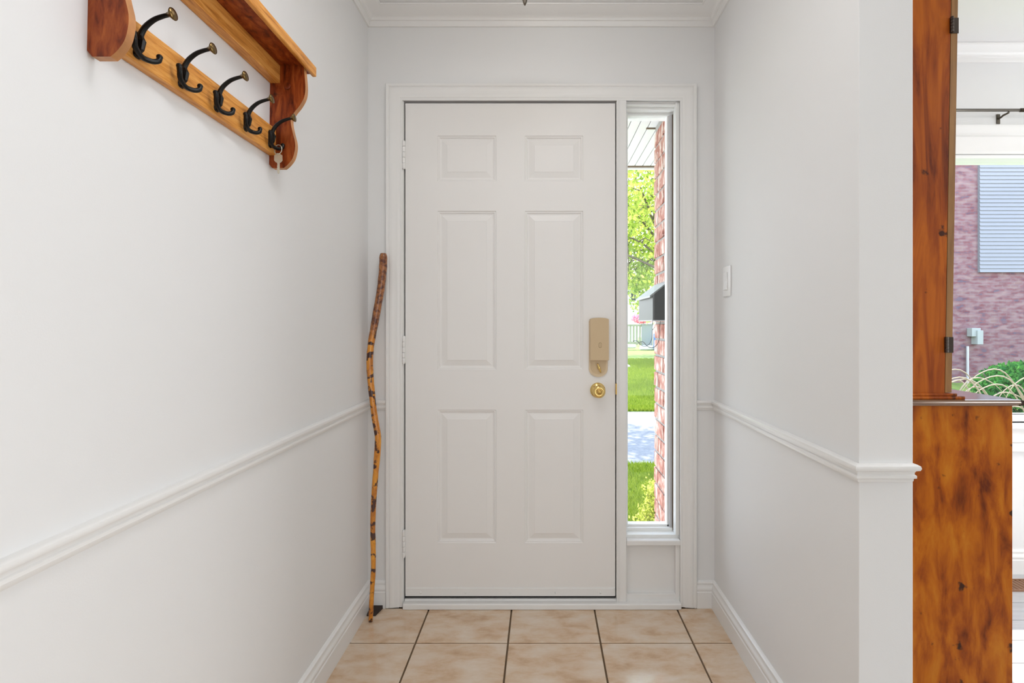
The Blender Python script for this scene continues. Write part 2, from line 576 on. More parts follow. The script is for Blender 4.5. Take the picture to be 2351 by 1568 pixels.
# pale planks of the room on the right
for k in range(16):
    y1 = YW - 0.125 * k - 0.002
    y0 = y1 - 0.121
    x0 = XR2 if y0 > YE else XR + 0.0
    cuts = [x0, 1.9 + 0.35 * (k % 3), 3.2 + 0.3 * (k % 2), XE]
    for a, b_ in zip(cuts[:-1], cuts[1:]):
        tile('floor_plank', a + 0.002, b_ - 0.002, y0, y1, M['lightfloor'], floor)
struct(B().box(XL - 0.15, XE + 0.15, YB - 0.15, YW + 0.2, CZ, CZ + 0.1).build('ceiling', M['ceiling']), 'white ceiling')
struct(B().box(XL - 0.15, XL, YB - 0.15, D + 0.12, -0.01, CZ).build('wall_left', M['wall']), 'plain white wall on the left of the hall')
w = B()
w.box(XL - 0.15, -0.590, D, D + 0.14, -0.01, CZ)
w.box(0.590, XR2 - 0.001, D, D + 0.14, -0.01, CZ)
w.box(-0.590, 0.590, D, D + 0.14, 2.098, CZ)
struct(w.build('wall_back', M['wall']), 'white wall around the entrance door')
struct(B().box(XR, XR2, YE, YW + 0.001, -0.01, CZ, 0.0015).build('wall_right', M['wall']), 'white wall on the right ending in a narrow return')
# window wall of the dining room with its opening
WX0, WX1, WZ0, WZ1 = 1.45, 3.35, 0.70, 1.955
w = B()
w.box(XR2, WX0, YW, YW + 0.12, -0.01, CZ)
w.box(WX1, XE + 0.15, YW, YW + 0.12, -0.01, CZ)
w.box(WX0, WX1, YW, YW + 0.12, -0.01, WZ0)
w.box(WX0, WX1, YW, YW + 0.12, WZ1, CZ)
struct(w.build('wall_front', M['wall']), 'white wall around the window of the room on the right')
struct(B().box(XE, XE + 0.15, YB - 0.15, YW + 0.12, -0.01, CZ).build('wall_far_right', M['wall']), 'white wall at the far side of the room on the right')
w = B()
w.box(XL, XE, YB - 0.15, YB, -0.01, CZ)
struct(w.build('wall_rear', M['wall']), 'white rear wall behind the viewer')

# ---- mouldings
crown = [(0, 2.383), (0.007, 2.383), (0.010, 2.387), (0.011, 2.397), (0.013, 2.401), (0.018, 2.403), (0.020, 2.408), (0.022, 2.410),
         (0.024, 2.4135), (0.034, 2.4175), (0.046, 2.423), (0.056, 2.429), (0.064, 2.4325), (0.066, 2.4345), (0.0705, 2.4345), (0.073, 2.439), (0, 2.439)]
struct(B().sweep(crown, [(XL, YB), (XL, D), (XR, D), (XR, YE), (XR2, YE), (XR2, YW), (XE, YW)]).build('trim_1', M['trim'], angle=40), 'white crown moulding at the ceiling')
rail = [(0, 0.850), (0.010, 0.850), (0.0145, 0.847), (0.0155, 0.842), (0.014, 0.837), (0.009, 0.8345), (0.0075, 0.831), (0.0075, 0.827), (0.010, 0.8245),
        (0.010, 0.819), (0.0065, 0.817), (0.006, 0.812), (0.004, 0.8085), (0, 0.8085)]
rail = [(a * 1.15, b) for a, b in rail]
struct(B().sweep(rail, [(XL, YB), (XL, D), (-0.641, D)]).build('trim_2', M['trim'], angle=40), 'white chair rail along the left wall')
struct(B().sweep(rail, [(0.632, D), (XR, D), (XR, YE), (XR2 - 0.011, YE), (XR2 - 0.011, YE + 0.05)]).build('trim_3', M['trim'], angle=40), 'white chair rail along the right wall and around its end')
base = [(0, 0), (0.015, 0), (0.015, 0.064), (0.013, 0.066), (0.0125, 0.070), (0.014, 0.073), (0.0145, 0.079), (0.012, 0.085), (0.0085, 0.090), (0.008, 0.095), (0.010, 0.098), (0.0095, 0.103), (0.004, 0.108), (0, 0.109)]
base = [(a * 1.1, b) for a, b in base]
struct(B().sweep(base, [(XL, YB), (XL, D), (-0.641, D)]).build('baseboard_left', M['trim'], angle=40), 'white baseboard along the left wall')
struct(B().sweep(base, [(0.632, D), (XR, D), (XR, YE), (XR2, YE), (XR2, YW), (XE, YW)]).build('baseboard_right', M['trim'], angle=40), 'white baseboard along the right wall')
# casing round door and sidelight; a measured away from the opening, b = y
cas = [(0, 0), (0.000, -0.011), (0.006, -0.0125), (0.010, -0.011), (0.012, -0.0125), (0.020, -0.0145), (0.030, -0.0145), (0.034, -0.0165), (0.042, -0.0185), (0.050, -0.0185), (0.053, -0.0165), (0.056, -0.020), (0.064, -0.020), (0.066, -0.017), (0.066, 0)]
cas = [(a, D + b) for a, b in cas]
struct(B().sweep(cas, [(-0.574, 0.003), (-0.574, 2.078), (0.5655, 2.078), (0.5655, 0.003)], 'xz', side=-1).build('trim_4', M['trim'], angle=40), 'white moulded casing around the door and sidelight')

# ---- door frame and threshold
w = B()
w.box(-0.590, -0.5695, D - 0.004, D + 0.14, 0.0, 2.098)
w.box(0.5655, 0.590, D - 0.004, D + 0.20, 0.0, 2.098)
w.box(-0.5695, 0.5655, D - 0.004, D + 0.20, 2.078, 2.098)
w.box(0.3045, 0.3445, D - 0.012, D + 0.105, 0.024, 2.078, 0.002)
w.box(0.3125, 0.318, D - 0.0145, D - 0.012, 0.024, 2.078, 0.001)
w.box(-0.5695, -0.552, D + 0.05, D + 0.07, 0.04, 2.078)
struct(w.build('trim_5', M['trim']), 'white door frame with mullion between door and sidelight')
w = B()
w.box(-0.568, 0.566, D - 0.028, D + 0.005, 0.0, 0.024, 0.004)
w.box(-0.568, 0.566, D + 0.0, D + 0.16, 0.0, 0.029, 0.003)
thr = struct(w.build('trim_6', M['trim']), 'white painted door threshold')
w = B()
w.box(-0.569, 0.304, D + 0.012, D + 0.048, 0.029, 0.0415)
w.build('dark_strip', M['black'], thr)  # black strip stands in for the shade under the door
w = B()
w.box(-0.5695, -0.562, D + 0.036, D + 0.044, 0.04, 2.075).box(0.2985, 0.3045, D + 0.036, D + 0.044, 0.04, 2.075).box(-0.5695, 0.3045, D + 0.036, D + 0.044, 2.071, 2.077)
w.build('door_gap_shade', M['black'], bpy.data.objects['trim_5'])  # black strips paint the shade in the gap round the door

# ---- entrance door, six raised panels
def dx(px): return (px - 1245) / 557.6
def dz(py): return EYE + (745 - py) / 557.6
DF = D + 0.002       # front face of the door
DX0, DX1, DZ0, DZ1 = dx(930.5), dx(1412.5), dz(1367.5), dz(237)
cols = [(dx(1004), dx(1139)), (dx(1205), dx(1339))]
rows = [(dz(416), dz(311)), (dz(849), dz(484)), (dz(1247), dz(941))]
bm = bmesh.new()
gx = sorted([DX0, DX1] + [v for c in cols for v in c])
gz = sorted([DZ0, DZ1] + [v for r_ in rows for v in r_])
vg = [[bm.verts.new((x, DF, z)) for z in gz] for x in gx]
for i in range(len(gx) - 1):
    for j in range(len(gz) - 1):
        if i in (1, 3) and j in (1, 3, 5):
            continue
        bm.faces.new((vg[i][j], vg[i + 1][j], vg[i + 1][j + 1], vg[i][j + 1]))
b_ = B(); b_.bm = bm
b_.box(DX0, DX1, DF + 0.012, DF + 0.034, DZ0, DZ1)
for (a, c, e, f) in ((DX0, DX0 + 0.0005, DZ0, DZ1), (DX1 - 0.0005, DX1, DZ0, DZ1), (DX0, DX1, DZ0, DZ0 + 0.0005), (DX0, DX1, DZ1 - 0.0005, DZ1)):
    b_.box(a, c, DF + 0.0001, DF + 0.014, e, f)
door = struct(b_.build('door_1', M['door']), 'white six-panel entrance door with a brass knob')
steps = [(0, 0), (0.0025, 0.0035), (0.007, 0.0035), (0.010, 0.0075), (0.0145, 0.0085), (0.017, 0.0085), (0.039, 0.0025), (0.040, 0.0015)]
for x0, x1 in cols:
    for z0, z1 in rows:
        bm = bmesh.new()
        prev = None
        for ins, dep in steps:
            ring = [bm.verts.new((x, DF + dep, z)) for x, z in ((x0 + ins, z0 + ins), (x1 - ins, z0 + ins), (x1 - ins, z1 - ins), (x0 + ins, z1 - ins))]
            if prev:
                for k in range(4):
                    bm.faces.new((prev[k], prev[(k + 1) % 4], ring[(k + 1) % 4], ring[k]))
            prev = ring
        bm.faces.new(prev)
        me = bpy.data.meshes.new('door_panel')
        bmesh.ops.recalc_face_normals(bm, faces=bm.faces)
        bm.to_mesh(me); bm.free()
        link('door_panel', me, M['door'], door)
sweep_ = B().box(DX0 + 0.001, DX1 - 0.001, DF - 0.004, DF + 0.001, DZ0 - 0.001, dz(1350), 0.001).build('door_sweep', M['trim'], door)
for px in (966, 1069, 1172, 1276, 1379):
    B().lathe([(0.0042, 0), (0.0042, 0.001), (0.003, 0.0025), (0.0005, 0.003)], (dx(px), DF - 0.004, dz(1360)), 'y', 12).build('screw', M['trim'], sweep_, smooth=True)
for y0, y1 in ((388, 326), (833, 772), (1276, 1216)):
    h = B()
    zc0, zc1 = dz(y0), dz(y1)
    n = 5
    for k in range(n):
        a = zc0 + (zc1 - zc0) * k / n
        c = zc0 + (zc1 - zc0) * (k + 1) / n - 0.0012
        h.lathe([(0.0058, a), (0.0062, a + 0.001), (0.0062, c - 0.001), (0.0058, c)], (-0.5675, D - 0.010, 0), 'z', 14)
    h.lathe([(0.003, zc0 - 0.004), (0.0045, zc0 - 0.002), (0.0045, zc0)], (-0.5675, D - 0.010, 0), 'z', 12)
    h.lathe([(0.0045, zc1 - 0.001), (0.0045, zc1 + 0.001), (0.002, zc1 + 0.003)], (-0.5675, D - 0.010, 0), 'z', 12)
    h.box(-0.571, -0.564, D - 0.006, D + 0.002, zc0, zc1)
    h.build('hinge', M['trim'], door, angle=40)
# knob
kx, kz = dx(1372.5), dz(896)
rose = B().lathe([(0.0315, 0), (0.0315, 0.002), (0.029, 0.006), (0.021, 0.010), (0.016, 0.013), (0.0125, 0.016), (0.0115, 0.022), (0.012, 0.026)], (kx, DF, kz), 'y', 40).build('knob_rose', M['brass'], door, angle=50)
knob = B().lathe([(0.012, 0.024), (0.016, 0.027), (0.0225, 0.033), (0.0255, 0.040), (0.0262, 0.047), (0.0245, 0.053), (0.020, 0.057), (0.0125, 0.0595), (0.0118, 0.058), (0.0112, 0.058)], (kx, DF, kz), 'y', 40).build('door_knob', M['brass'], door, smooth=True)
B().lathe([(0.0105, 0.056), (0.0105, 0.0605), (0.0095, 0.0625), (0.004, 0.0632)], (kx, DF, kz), 'y', 24).build('knob_core', M['brass_dark'], knob, smooth=True)
B().box(kx - 0.0065, kx + 0.0065, DF - 0.070, DF - 0.0625, kz - 0.0014, kz + 0.0014, 0.0012).build('turn_button', M['brass'], knob)
# deadbolt cover
def plate_poly(x0, x1, z0, z1, rtop, rbot, seg=8):
    pts = []
    def arc(cx, cz, rx, rz, a0, a1):
        for k in range(seg + 1):
            a = R(a0 + (a1 - a0) * k / seg)
            pts.append((cx + rx * math.cos(a), cz + rz * math.sin(a)))
    arc(x1 - rbot[0], z0 + rbot[1], rbot[0], rbot[1], -90, 0)
    arc(x1 - rtop[0], z1 - rtop[1], rtop[0], rtop[1], 0, 90)
    arc(x0 + rtop[0], z1 - rtop[1], rtop[0], rtop[1], 90, 180)
    arc(x0 + rbot[0], z0 + rbot[1], rbot[0], rbot[1], 180, 270)
    out = []
    for p in pts:
        if not out or (abs(p[0] - out[-1][0]) + abs(p[1] - out[-1][1])) > 1e-6:
            out.append(p)
    return out
lx0, lx1 = dx(1352), dx(1395)
lw = (lx1 - lx0) / 2
bp = B()
pl = plate_poly(lx0, lx1, dz(865), dz(733), (lw * 0.9, 0.008), (lw * 0.98, 0.034))
bp.prism(pl, lambda x, z: (x, DF, z), lambda x, z: (x, DF - 0.006, z))
back = bp.build('lock_plate', M['beige2'], door, angle=40)
pl2 = plate_poly(lx0 + 0.007, lx1 - 0.007, dz(859), dz(826), (0.002, 0.002), (lw * 0.8, 0.028))
B().prism(pl2, lambda x, z: (x, DF - 0.0062, z), lambda x, z: (x, DF - 0.0072, z)).build('lock_recess', M['beige'], back)
cx0, cx1 = dx(1353.5), dx(1397)
cvr = plate_poly(cx0, cx1, dz(826), dz(729.5), ((cx1 - cx0) / 2 * 0.95, 0.007), (0.001, 0.001))
b_ = B().prism(cvr, lambda x, z: (x, DF - 0.004, z), lambda x, z: (cx0 + (x - cx0) * 0.97 + 0.001, DF - 0.024, z - 0.0008))
es = [e for e in b_.bm.edges if e.calc_length() > 0.02]
cover = b_.build('lock_cover', M['beige'], door, angle=30)
bx = B()
ex, ez = dx(1376.5), dz(792)
ov = plate_poly(ex - 0.0056, ex + 0.0056, ez - 0.0108, ez + 0.0108, (0.0056, 0.0056), (0.0056, 0.0056))
ring_o = [(p[0], p[1]) for p in ov]
bx.tube([(p[0], DF - 0.0243, p[1]) for p in ring_o] + [(ring_o[0][0], DF - 0.0243, ring_o[0][1])], 0.00045, 5)
for sx in (-1, 1):
    for zz in (0.0068, -0.0068):
        bx.tube([(ex + sx * 0.0014, DF - 0.0243, ez + zz - 0.0028), (ex + sx * 0.0024, DF - 0.0243, ez + zz), (ex + sx * 0.0014, DF - 0.0243, ez + zz + 0.0028)], 0.0003, 4)
bx.ball((ex, DF - 0.0242, ez), 0.0011, 8)
bx.build('embossed_mark', mat('engraved_beige', (0.26, 0.18, 0.09), 0.6), cover)
tt = B()
p0, p1 = Vector((dx(1371), DF - 0.014, dz(834))), Vector((dx(1379), DF - 0.014, dz(855)))
pts = [p0.lerp(p1, k / 8) + Vector((0, -0.004 * math.sin(math.pi * k / 8), 0)) for k in range(9)]
tt.tube(pts, [0.0015, 0.0032, 0.0042, 0.0046, 0.0044, 0.0042, 0.0036, 0.0030, 0.0014], 12)
tt.lathe([(0.006, 0.004), (0.006, 0.010), (0.004, 0.013)], (dx(1375), DF, dz(845)), 'y', 16)
tt.build('thumb_turn', M['brass'], back, smooth=True)
# latch strike on the door edge
B().box(0.3005, 0.3055, D - 0.0125, D + 0.004, dz(905), dz(880), 0.0005).build('latch_plate', M['brass_dark'], bpy.data.objects['trim_5'])

# ---- sidelight window
SX0, SX1 = 0.3445, 0.5655
w = B()
w.box(SX0, 0.3615, D + 0.055, D + 0.10, 0.29, 2.078, 0.002)                # left stile
w.box(0.5505, SX1, D + 0.006, D + 0.045, 0.29, 2.078, 0.002)               # inner right stop
w.box(0.552, SX1, D + 0.045, D + 0.10, 0.29, 2.078)
w.box(0.529, 0.5375, D + 0.066, D + 0.10, 0.29, 2.06, 0.0015)              # right stile seen against the brick
w.box(SX0, SX1, D + 0.012, D + 0.035, 2.066, 2.078, 0.002)                 # head steps
w.box(SX0, SX1, D + 0.030, D + 0.10, 2.056, 2.070, 0.002)
w.box(SX0, SX1, D + 0.060, D + 0.10, 2.045, 2.060, 0.002)
w.box(SX0, SX1, D + 0.012, D + 0.10, 0.250, 0.290, 0.002)                  # sill steps
w.box(SX0, 0.5505, D + 0.050, D + 0.10, 0.285, 0.303, 0.002)
w.box(SX0, 0.5375, D + 0.066, D + 0.10, 0.300, 0.3115, 0.0015)
win = struct(w.build('window_1', M['vinyl']), 'tall narrow sidelight window beside the door')
B().box(0.345, 0.5655, D - 0.016, D + 0.05, 0.2555, 0.2775, 0.004).build('window_sill', M['trim'], win)
B().box(0.3615, 0.530, D + 0.079, D + 0.083, 0.309, 2.047).build('window_pane', M['glass'], win)
B().box(0.5375, 0.5485, D + 0.052, D + 0.10, 0.288, 2.0465, 0.001).build('window_track', M['strip_grey'], win)
B().box(0.5490, 0.5600, D + 0.0455, D + 0.075, 0.294, 2.0455, 0.0005).build('dark_strip', M['strip_brown'], win)
# panel below the sidelight
w = B()
w.box(SX0, SX1 + 0.001, D + 0.018, D + 0.06, 0.020, 0.256)
w.box(SX0, SX1 + 0.001, D - 0.002, D + 0.02, 0.020, 0.050, 0.001)
w.box(0.548, SX1 + 0.001, D - 0.0025, D + 0.02, 0.020, 0.256, 0.001)
w.box(SX0, 0.352, D + 0.004, D + 0.02, 0.024, 0.256, 0.003)
struct(w.build('trim_7', M['trim']), 'white recessed panel below the sidelight')

# ---- dining room window
wx = WX0; 
w = B()
cw = 0.095
prof = [(0, 0), (0, -0.012), (0.012, -0.014), (0.02, -0.012), (0.05, -0.016), (0.075, -0.020), (0.085, -0.014), (0.095, -0.022), (0.13, -0.022), (0.135, 0)]
prof = [(a, YW + b) for a, b in prof]
w.sweep(prof, [(WX0, WZ0 - 0.16), (WX0, WZ1), (WX1, WZ1), (WX1, WZ0 - 0.16)], 'xz', side=-1)
win2 = struct(w.build('window_2', M['trim'], angle=40), 'wide window of the room on the right with white casing')
w = B()
w.box(WX0 + 0.001, WX1 - 0.001, YW + 0.0, YW + 0.10, WZ1 - 0.018, WZ1 - 0.002)
w.box(WX0 + 0.001, WX1 - 0.001, YW + 0.02, YW + 0.10, WZ0 + 0.002, WZ0 + 0.03)
w.box(WX0 + 0.001, WX0 + 0.04, YW + 0.02, YW + 0.10, WZ0, WZ1 - 0.01)
w.box(WX1 - 0.04, WX1 - 0.001, YW + 0.02, YW + 0.10, WZ0, WZ1 - 0.01)
w.build('window_frame', M['vinyl'], win2)
B().box(WX0 + 0.035, WX1 - 0.035, YW + 0.055, YW + 0.060, WZ0 + 0.02, WZ1 - 0.015).build('window_pane', M['glass'], win2)
B().box(WX0 + 0.04, WX1 - 0.04, YW + 0.050, YW + 0.054, WZ0 + 0.029, WZ0 + 0.034).build('gasket', M['black'], win2)
B().box(WX0 - 0.14, WX1 + 0.14, YW - 0.04, YW + 0.04, WZ0 - 0.022, WZ0, 0.005).build('window_sill', M['trim'], win2)
w = B()
w.box(WX0 + 0.0, WX1 - 0.0, YW - 0.016, YW, WZ0 - 0.09, WZ0 - 0.022, 0.003)
w.box(WX0 + 0.0, WX1 - 0.0, YW - 0.024, YW, WZ0 - 0.13, WZ0 - 0.09, 0.004)
w.build('apron', M['trim'], win2)

# ================================================================== EXTERIOR WALL WITH BRICKS
CRN = 2.60
BX = 0.581
w = B()
w.box(BX + 0.006, XR - 0.001, D + 0.15, CRN - 0.004, GZ - 0.1, 2.18)
w.box(XR - 0.001, XR2 + 0.01, YW + 0.125, CRN - 0.004, GZ - 0.1, 2.18)
w.box(XR2 + 0.01, WX0 - 0.02, YW + 0.125, CRN - 0.004, GZ - 0.1, 2.18)
brickwall = struct(w.build('wall_outside', M['mortar']), 'brick outer wall right of the sidelight')
bmesh_cache = []
def brick_mesh(l, seed):
    rnd = random.Random(seed)
    b = B().box(0, 0.05, -l, 0, 0, 0.0705, 0.0025, 1)
    for v in b.bm.verts:
        v.co += Vector((rnd.uniform(-0.0012, 0.0012), rnd.uniform(-0.001, 0.001), rnd.uniform(-0.001, 0.001)))
    me = bpy.data.meshes.new('brick')
    bmesh.ops.recalc_face_normals(b.bm, faces=b.bm.faces)
    b.bm.to_mesh(me); b.bm.free()
    me.materials.append(M['brick'])
    return me
lens = {}
for l in (0.19, 0.07, 0.125, 0.16):
    lens[l] = [brick_mesh(l, 10 * i + int(l * 1000)) for i in range(3)]
CH = 0.0819
k = -3
while True:
    zt = 1.905 - CH * k
    if zt - CH < GZ - 0.05:
        break
    z0 = zt - CH + 0.0055
    if zt < 2.18:
        if k % 2 == 0:
            seq = [0.07, 0.19, 0.07]
        else:
            seq = [0.19, 0.16]
        y = CRN
        for l in seq:
            o = link('brick', random.choice(lens[l]), None, brickwall)
            o.location = (BX + random.uniform(-0.0015, 0.0015), y, z0)
            y -= l + 0.0105
    k += 1

# porch soffit of separate strips
sof = struct(B().box(-1.2, 0.95, D + 0.14, 3.25, 2.205, 2.25).build('porch_soffit', M['soffit']), 'white slatted soffit above the porch')
x = -0.35
sm = None
while x < 0.9:
    y0 = 2.21
    if sm is None:
        o = B().box(0, 0.046, 2.21, 3.235, 2.1825, 2.192, 0.0015, 1).build('soffit_slat', M['soffit'], sof)
        sm = o.data
    else:
        o = link('soffit_slat', sm, None, sof)
    o.location = (x, 0, 0)
    x += 0.050
B().box(-1.2, 0.95, 3.237, 3.262, 2.165, 2.27, 0.003).build('fascia', M['soffit'], sof)
B().box(-1.2, 0.95, 3.226, 3.2365, 2.174, 2.183, 0.001).build('soffit_channel', M['strip_brown'], sof)
B().box(BX - 0.040, BX + 0.02, CRN + 0.001, CRN + 0.010, 2.176, 2.1822).build('soffit_joint', M['strip_brown'], sof)
# landing outside, with wide unseen paving added to bounce pale light
struct(B().box(-1.2, 0.575, D + 0.17, 3.0, GZ, -0.06).box(-1.6, 1.6, 3.0, 3.35, GZ, GZ + 0.03).box(-30, 0.15, 3.35, 5.45, GZ - 0.1, GZ + 0.03).build('porch_slab', M['concrete']), 'grey porch slab outside the door with paving added to bounce light')
# roof over the house keeps the sun off the rooms
struct(B().box(-1.4, XE + 0.3, YB - 0.3, 2.7, 2.60, 2.75).build('roof_deck', M['roofgrey']), 'roof above the house')

# ================================================================== MAILBOX
bxn = 2.262
mb = empty('mailbox', (BX, bxn, 1.18))
ml, mp_, mh0, mh1 = 0.325, 0.082, 0.112, 0.178     # length along wall, projection, front and back heights
poly = [(0, 0), (-mp_, 0), (-mp_, mh0), (0, mh1)]
body = B().prism(poly, lambda a, z: (a, 0.0, z), lambda a, z: (a, ml, z)).build('mailbox_body', M['mailbox'], mb)
poly = [(0.0, mh1 + 0.001), (-mp_ - 0.014, mh0 - 0.010), (-mp_ - 0.014, mh0 - 0.001), (-mp_ - 0.011, mh0 + 0.001), (0.0, mh1 + 0.007)]
B().prism(poly, lambda a, z: (a, -0.006, z), lambda a, z: (a, ml + 0.006, z)).build('lid', mat('pale_grey_lid', (0.16, 0.17, 0.16), 0.4, 0.2), mb)
B().box(-mp_ - 0.004, 0, -0.003, ml + 0.003, -0.004, 0.0, 0.001).build('base_rim', M['greymetal'], mb)
for yy in (0.055, 0.21):
    pts = [(-0.035, yy, -0.003), (-0.037, yy, -0.04), (-0.040, yy, -0.085), (-0.052, yy, -0.115), (-0.075, yy, -0.128), (-0.098, yy, -0.118), (-0.112, yy, -0.102), (-0.126, yy, -0.100), (-0.133, yy, -0.106)]
    B().tube(spline(pts, 5), 0.0013, 6).build('newspaper_hook', M['iron'], mb, smooth=True)
tag(mb, 'dark grey wall mailbox with sloping lid on the brick wall outside the sidelight', 'mailbox')

# ================================================================== COAT RACK
RY0 = 0.80
rack = empty('coat_rack', (XL, 1.06, 1.65), (R(-1.2), 0, 0))
def rk(x, y, z):      # world numbers of the level rack -> local
    return (x, y - 1.06, z - 1.65)
prof_pts = [(0.0, 1.848), (0.100, 1.848), (0.1035, 1.82), (0.106, 1.79), (0.103, 1.765), (0.090, 1.742), (0.074, 1.724), (0.064, 1.708),
            (0.064, 1.692), (0.070, 1.668), (0.0765, 1.645), (0.0765, 1.625), (0.070, 1.602), (0.056, 1.585), (0.044, 1.576)]
prof_pts = [(0.0, 1.848), (0.100, 1.848)] + spline(prof_pts[2:], 4) + [(0.010, 1.576), (0.0, 1.586)]
def bracket(y0, y1, nm, k=0.88):
    prof_pts = [(a * k, z) for a, z in globals()['prof_pts']]
    b = B()
    b.prism(prof_pts, lambda a, z: rk(a, y0, z), lambda a, z: rk(a, y1, z))
    o = b.build(nm, M['bracket'], rack)
    o.data.materials.append(M['edge'])
    for p in o.data.polygons:
        if abs(p.normal.y) < 0.5: p.material_index = 1
    return o
bracket(0.790, 0.804, 'side_bracket', 0.84)
bracket(1.316, 1.331, 'side_bracket')
def rbox(x0, x1, y0, y1, z0, z1, bev=0.002):
    return B().box(x0, x1, y0 - 1.06, y1 - 1.06, z0 - 1.65, z1 - 1.65, bev)
rbox(0.0, 0.018, 0.804, 1.316, 1.608, 1.679).build('hook_rail', M['board'], rack)
rbox(0.0, 0.027, 0.804, 1.316, 1.800, 1.848).build('shelf_cleat', M['board'], rack)
rbox(0.0, 0.089, 0.765, 1.362, 1.848, 1.864).build('shelf', M['bracket'], rack)
rbox(0.0893, 0.101, 0.765, 1.364, 1.841, 1.868, 0.003).build('shelf_nosing', M['board'], rack)
# wooden plugs
for yy in (1.3155,):
    B().lathe([(0.009, 0), (0.008, 0.0015), (0.003, 0.002)], rk(0.046, yy, 1.792), 'y', 16).build('wood_plug', M['bracket'], rack, smooth=True)
hook_me = {}
def hook_shapes():
    x0 = 0.018
    b = B()
    # upper arm
    pts = spline([(x0 + 0.004, 0, 0.0), (x0 + 0.007, 0, 0.013), (x0 + 0.015, 0, 0.026), (x0 + 0.029, 0, 0.0375), (x0 + 0.044, 0, 0.0435), (x0 + 0.055, 0, 0.046)], 5)
    n = len(pts)
    b.tube(pts, [0.0052 - 0.002 * i / n for i in range(n)], 10)
    hook_me['arm'] = b
    d = B()
    c = Vector((x0 + 0.053, 0, 0.0465))
    ax = Vector((1.0, 0, 0.10)).normalized()
    pr = [(0.0032, -0.002), (0.0045, 0.002), (0.0085, 0.006), (0.0105, 0.0085), (0.0100, 0.0098), (0.004, 0.0108), (0.0005, 0.011)]
    ptsd = [c + ax * h for r_, h in pr]
    d.tube(ptsd, [r_ for r_, h in pr], 18)
    hook_me['disc'] = d
    l = B()
    pts = spline([(x0 + 0.015, -0.026, -0.001), (x0 + 0.016, -0.0255, -0.010), (x0 + 0.012, -0.018, -0.021), (x0 + 0.009, 0, -0.0275), (x0 + 0.015, 0.014, -0.0275), (x0 + 0.020, 0.0225, -0.022), (x0 + 0.020, 0.025, -0.014)], 5)
    l.tube(pts, [0.0046] * len(pts), 10)
    l.ball(pts[0], 0.0052, 12)
    l.ball(pts[-1], 0.0052, 12)
    hook_me['prong'] = l
    p = B()
    pol = plate_poly(-0.0085, 0.0085, -0.030, 0.016, (0.0085, 0.012), (0.006, 0.006))
    p.prism(pol, lambda a, z: (x0, a, z), lambda a, z: (x0 + 0.003, a * 0.85, z * 0.95))
    p.tube([(x0 + 0.003, 0, -0.022), (x0 + 0.007, 0, -0.014), (x0 + 0.009, 0, 0.0), (x0 + 0.006, 0, 0.010)], [0.003, 0.005, 0.006, 0.004], 8)
    hook_me['plate'] = p
hook_shapes()
hroot = hpos = None
hook_parts = []
for i in range(5):
    yy = 0.864 + 0.1055 * i - 1.06
    if i == 0:
        plate = hook_me['plate'].build('coat_hook', M['iron'], rack, smooth=False)
        kids = [hook_me['arm'].build('hook_arm', M['iron'], plate, smooth=True),
                hook_me['disc'].build('hook_tip', M['tip'], plate, smooth=True),
                hook_me['prong'].build('hook_prong', M['iron'], plate, smooth=True)]
        for zz in (-0.0245, 0.0115):
            kids.append(B().ball((0.0215, 0, zz), 0.0034, 10, (0.6, 1, 1)).build('hook_screw', M['iron'], plate, smooth=True))
        proto = plate
    else:
        plate = proto.copy(); COL.objects.link(plate); plate.parent = rack
        for k_ in kids:
            c_ = k_.copy(); COL.objects.link(c_); c_.parent = plate
    plate.location = (0, yy, -0.0055 + 0.0010 * i)
tag(rack, 'orange pine coat rack with shelf and five black hooks on the left wall', 'coat rack')

# key on the last hook
kc = Vector((XL + 0.018 + 0.016, 1.295, 1.6155))
key = empty('key', kc)
key.scale = (1.12, 1.12, 1.12)
ringpts = [(0.0022 * math.sin(a) + 0.0, 0.0, 0) for a in (0,)]
rp = []
for k in range(25):
    a = 2 * math.pi * k / 24
    rp.append((0.0085 * math.cos(a), 0.002 * math.sin(a), 0.0115 * math.sin(a) - 0.003))
B().tube(rp, 0.0010, 7).build('key_ring', M['chrome'], key, smooth=True)
pol = [(-0.0085, -0.0165), (-0.0055, -0.0140), (0.0065, -0.0140), (0.0095, -0.0165), (0.0098, -0.028), (0.0065, -0.0320), (0.0035, -0.0335), (0.0030, -0.0560), (0.0010, -0.0590), (-0.0012, -0.0570),
       (-0.0012, -0.0535), (-0.0022, -0.052), (-0.0012, -0.0495), (-0.0024, -0.047), (-0.0012, -0.0445), (-0.0020, -0.042), (-0.0012, -0.0390), (-0.0018, -0.0335), (-0.0055, -0.0320), (-0.0088, -0.028)]
ky = B().prism(pol, lambda a, z: (a, -0.0010, z), lambda a, z: (a, 0.0010, z)).build('key_blade', M['chrome'], key)
B().tube([(-0.0038, 0, -0.0155), (-0.003, -0.002, -0.0135), (0.0005, -0.0026, -0.0125), (0.004, -0.002, -0.0135), (0.005, 0, -0.0155)], 0.0009, 6).build('key_loop', M['chrome'], key, smooth=True)
tag(key, 'small silver key on a ring hanging from the last hook', 'key')

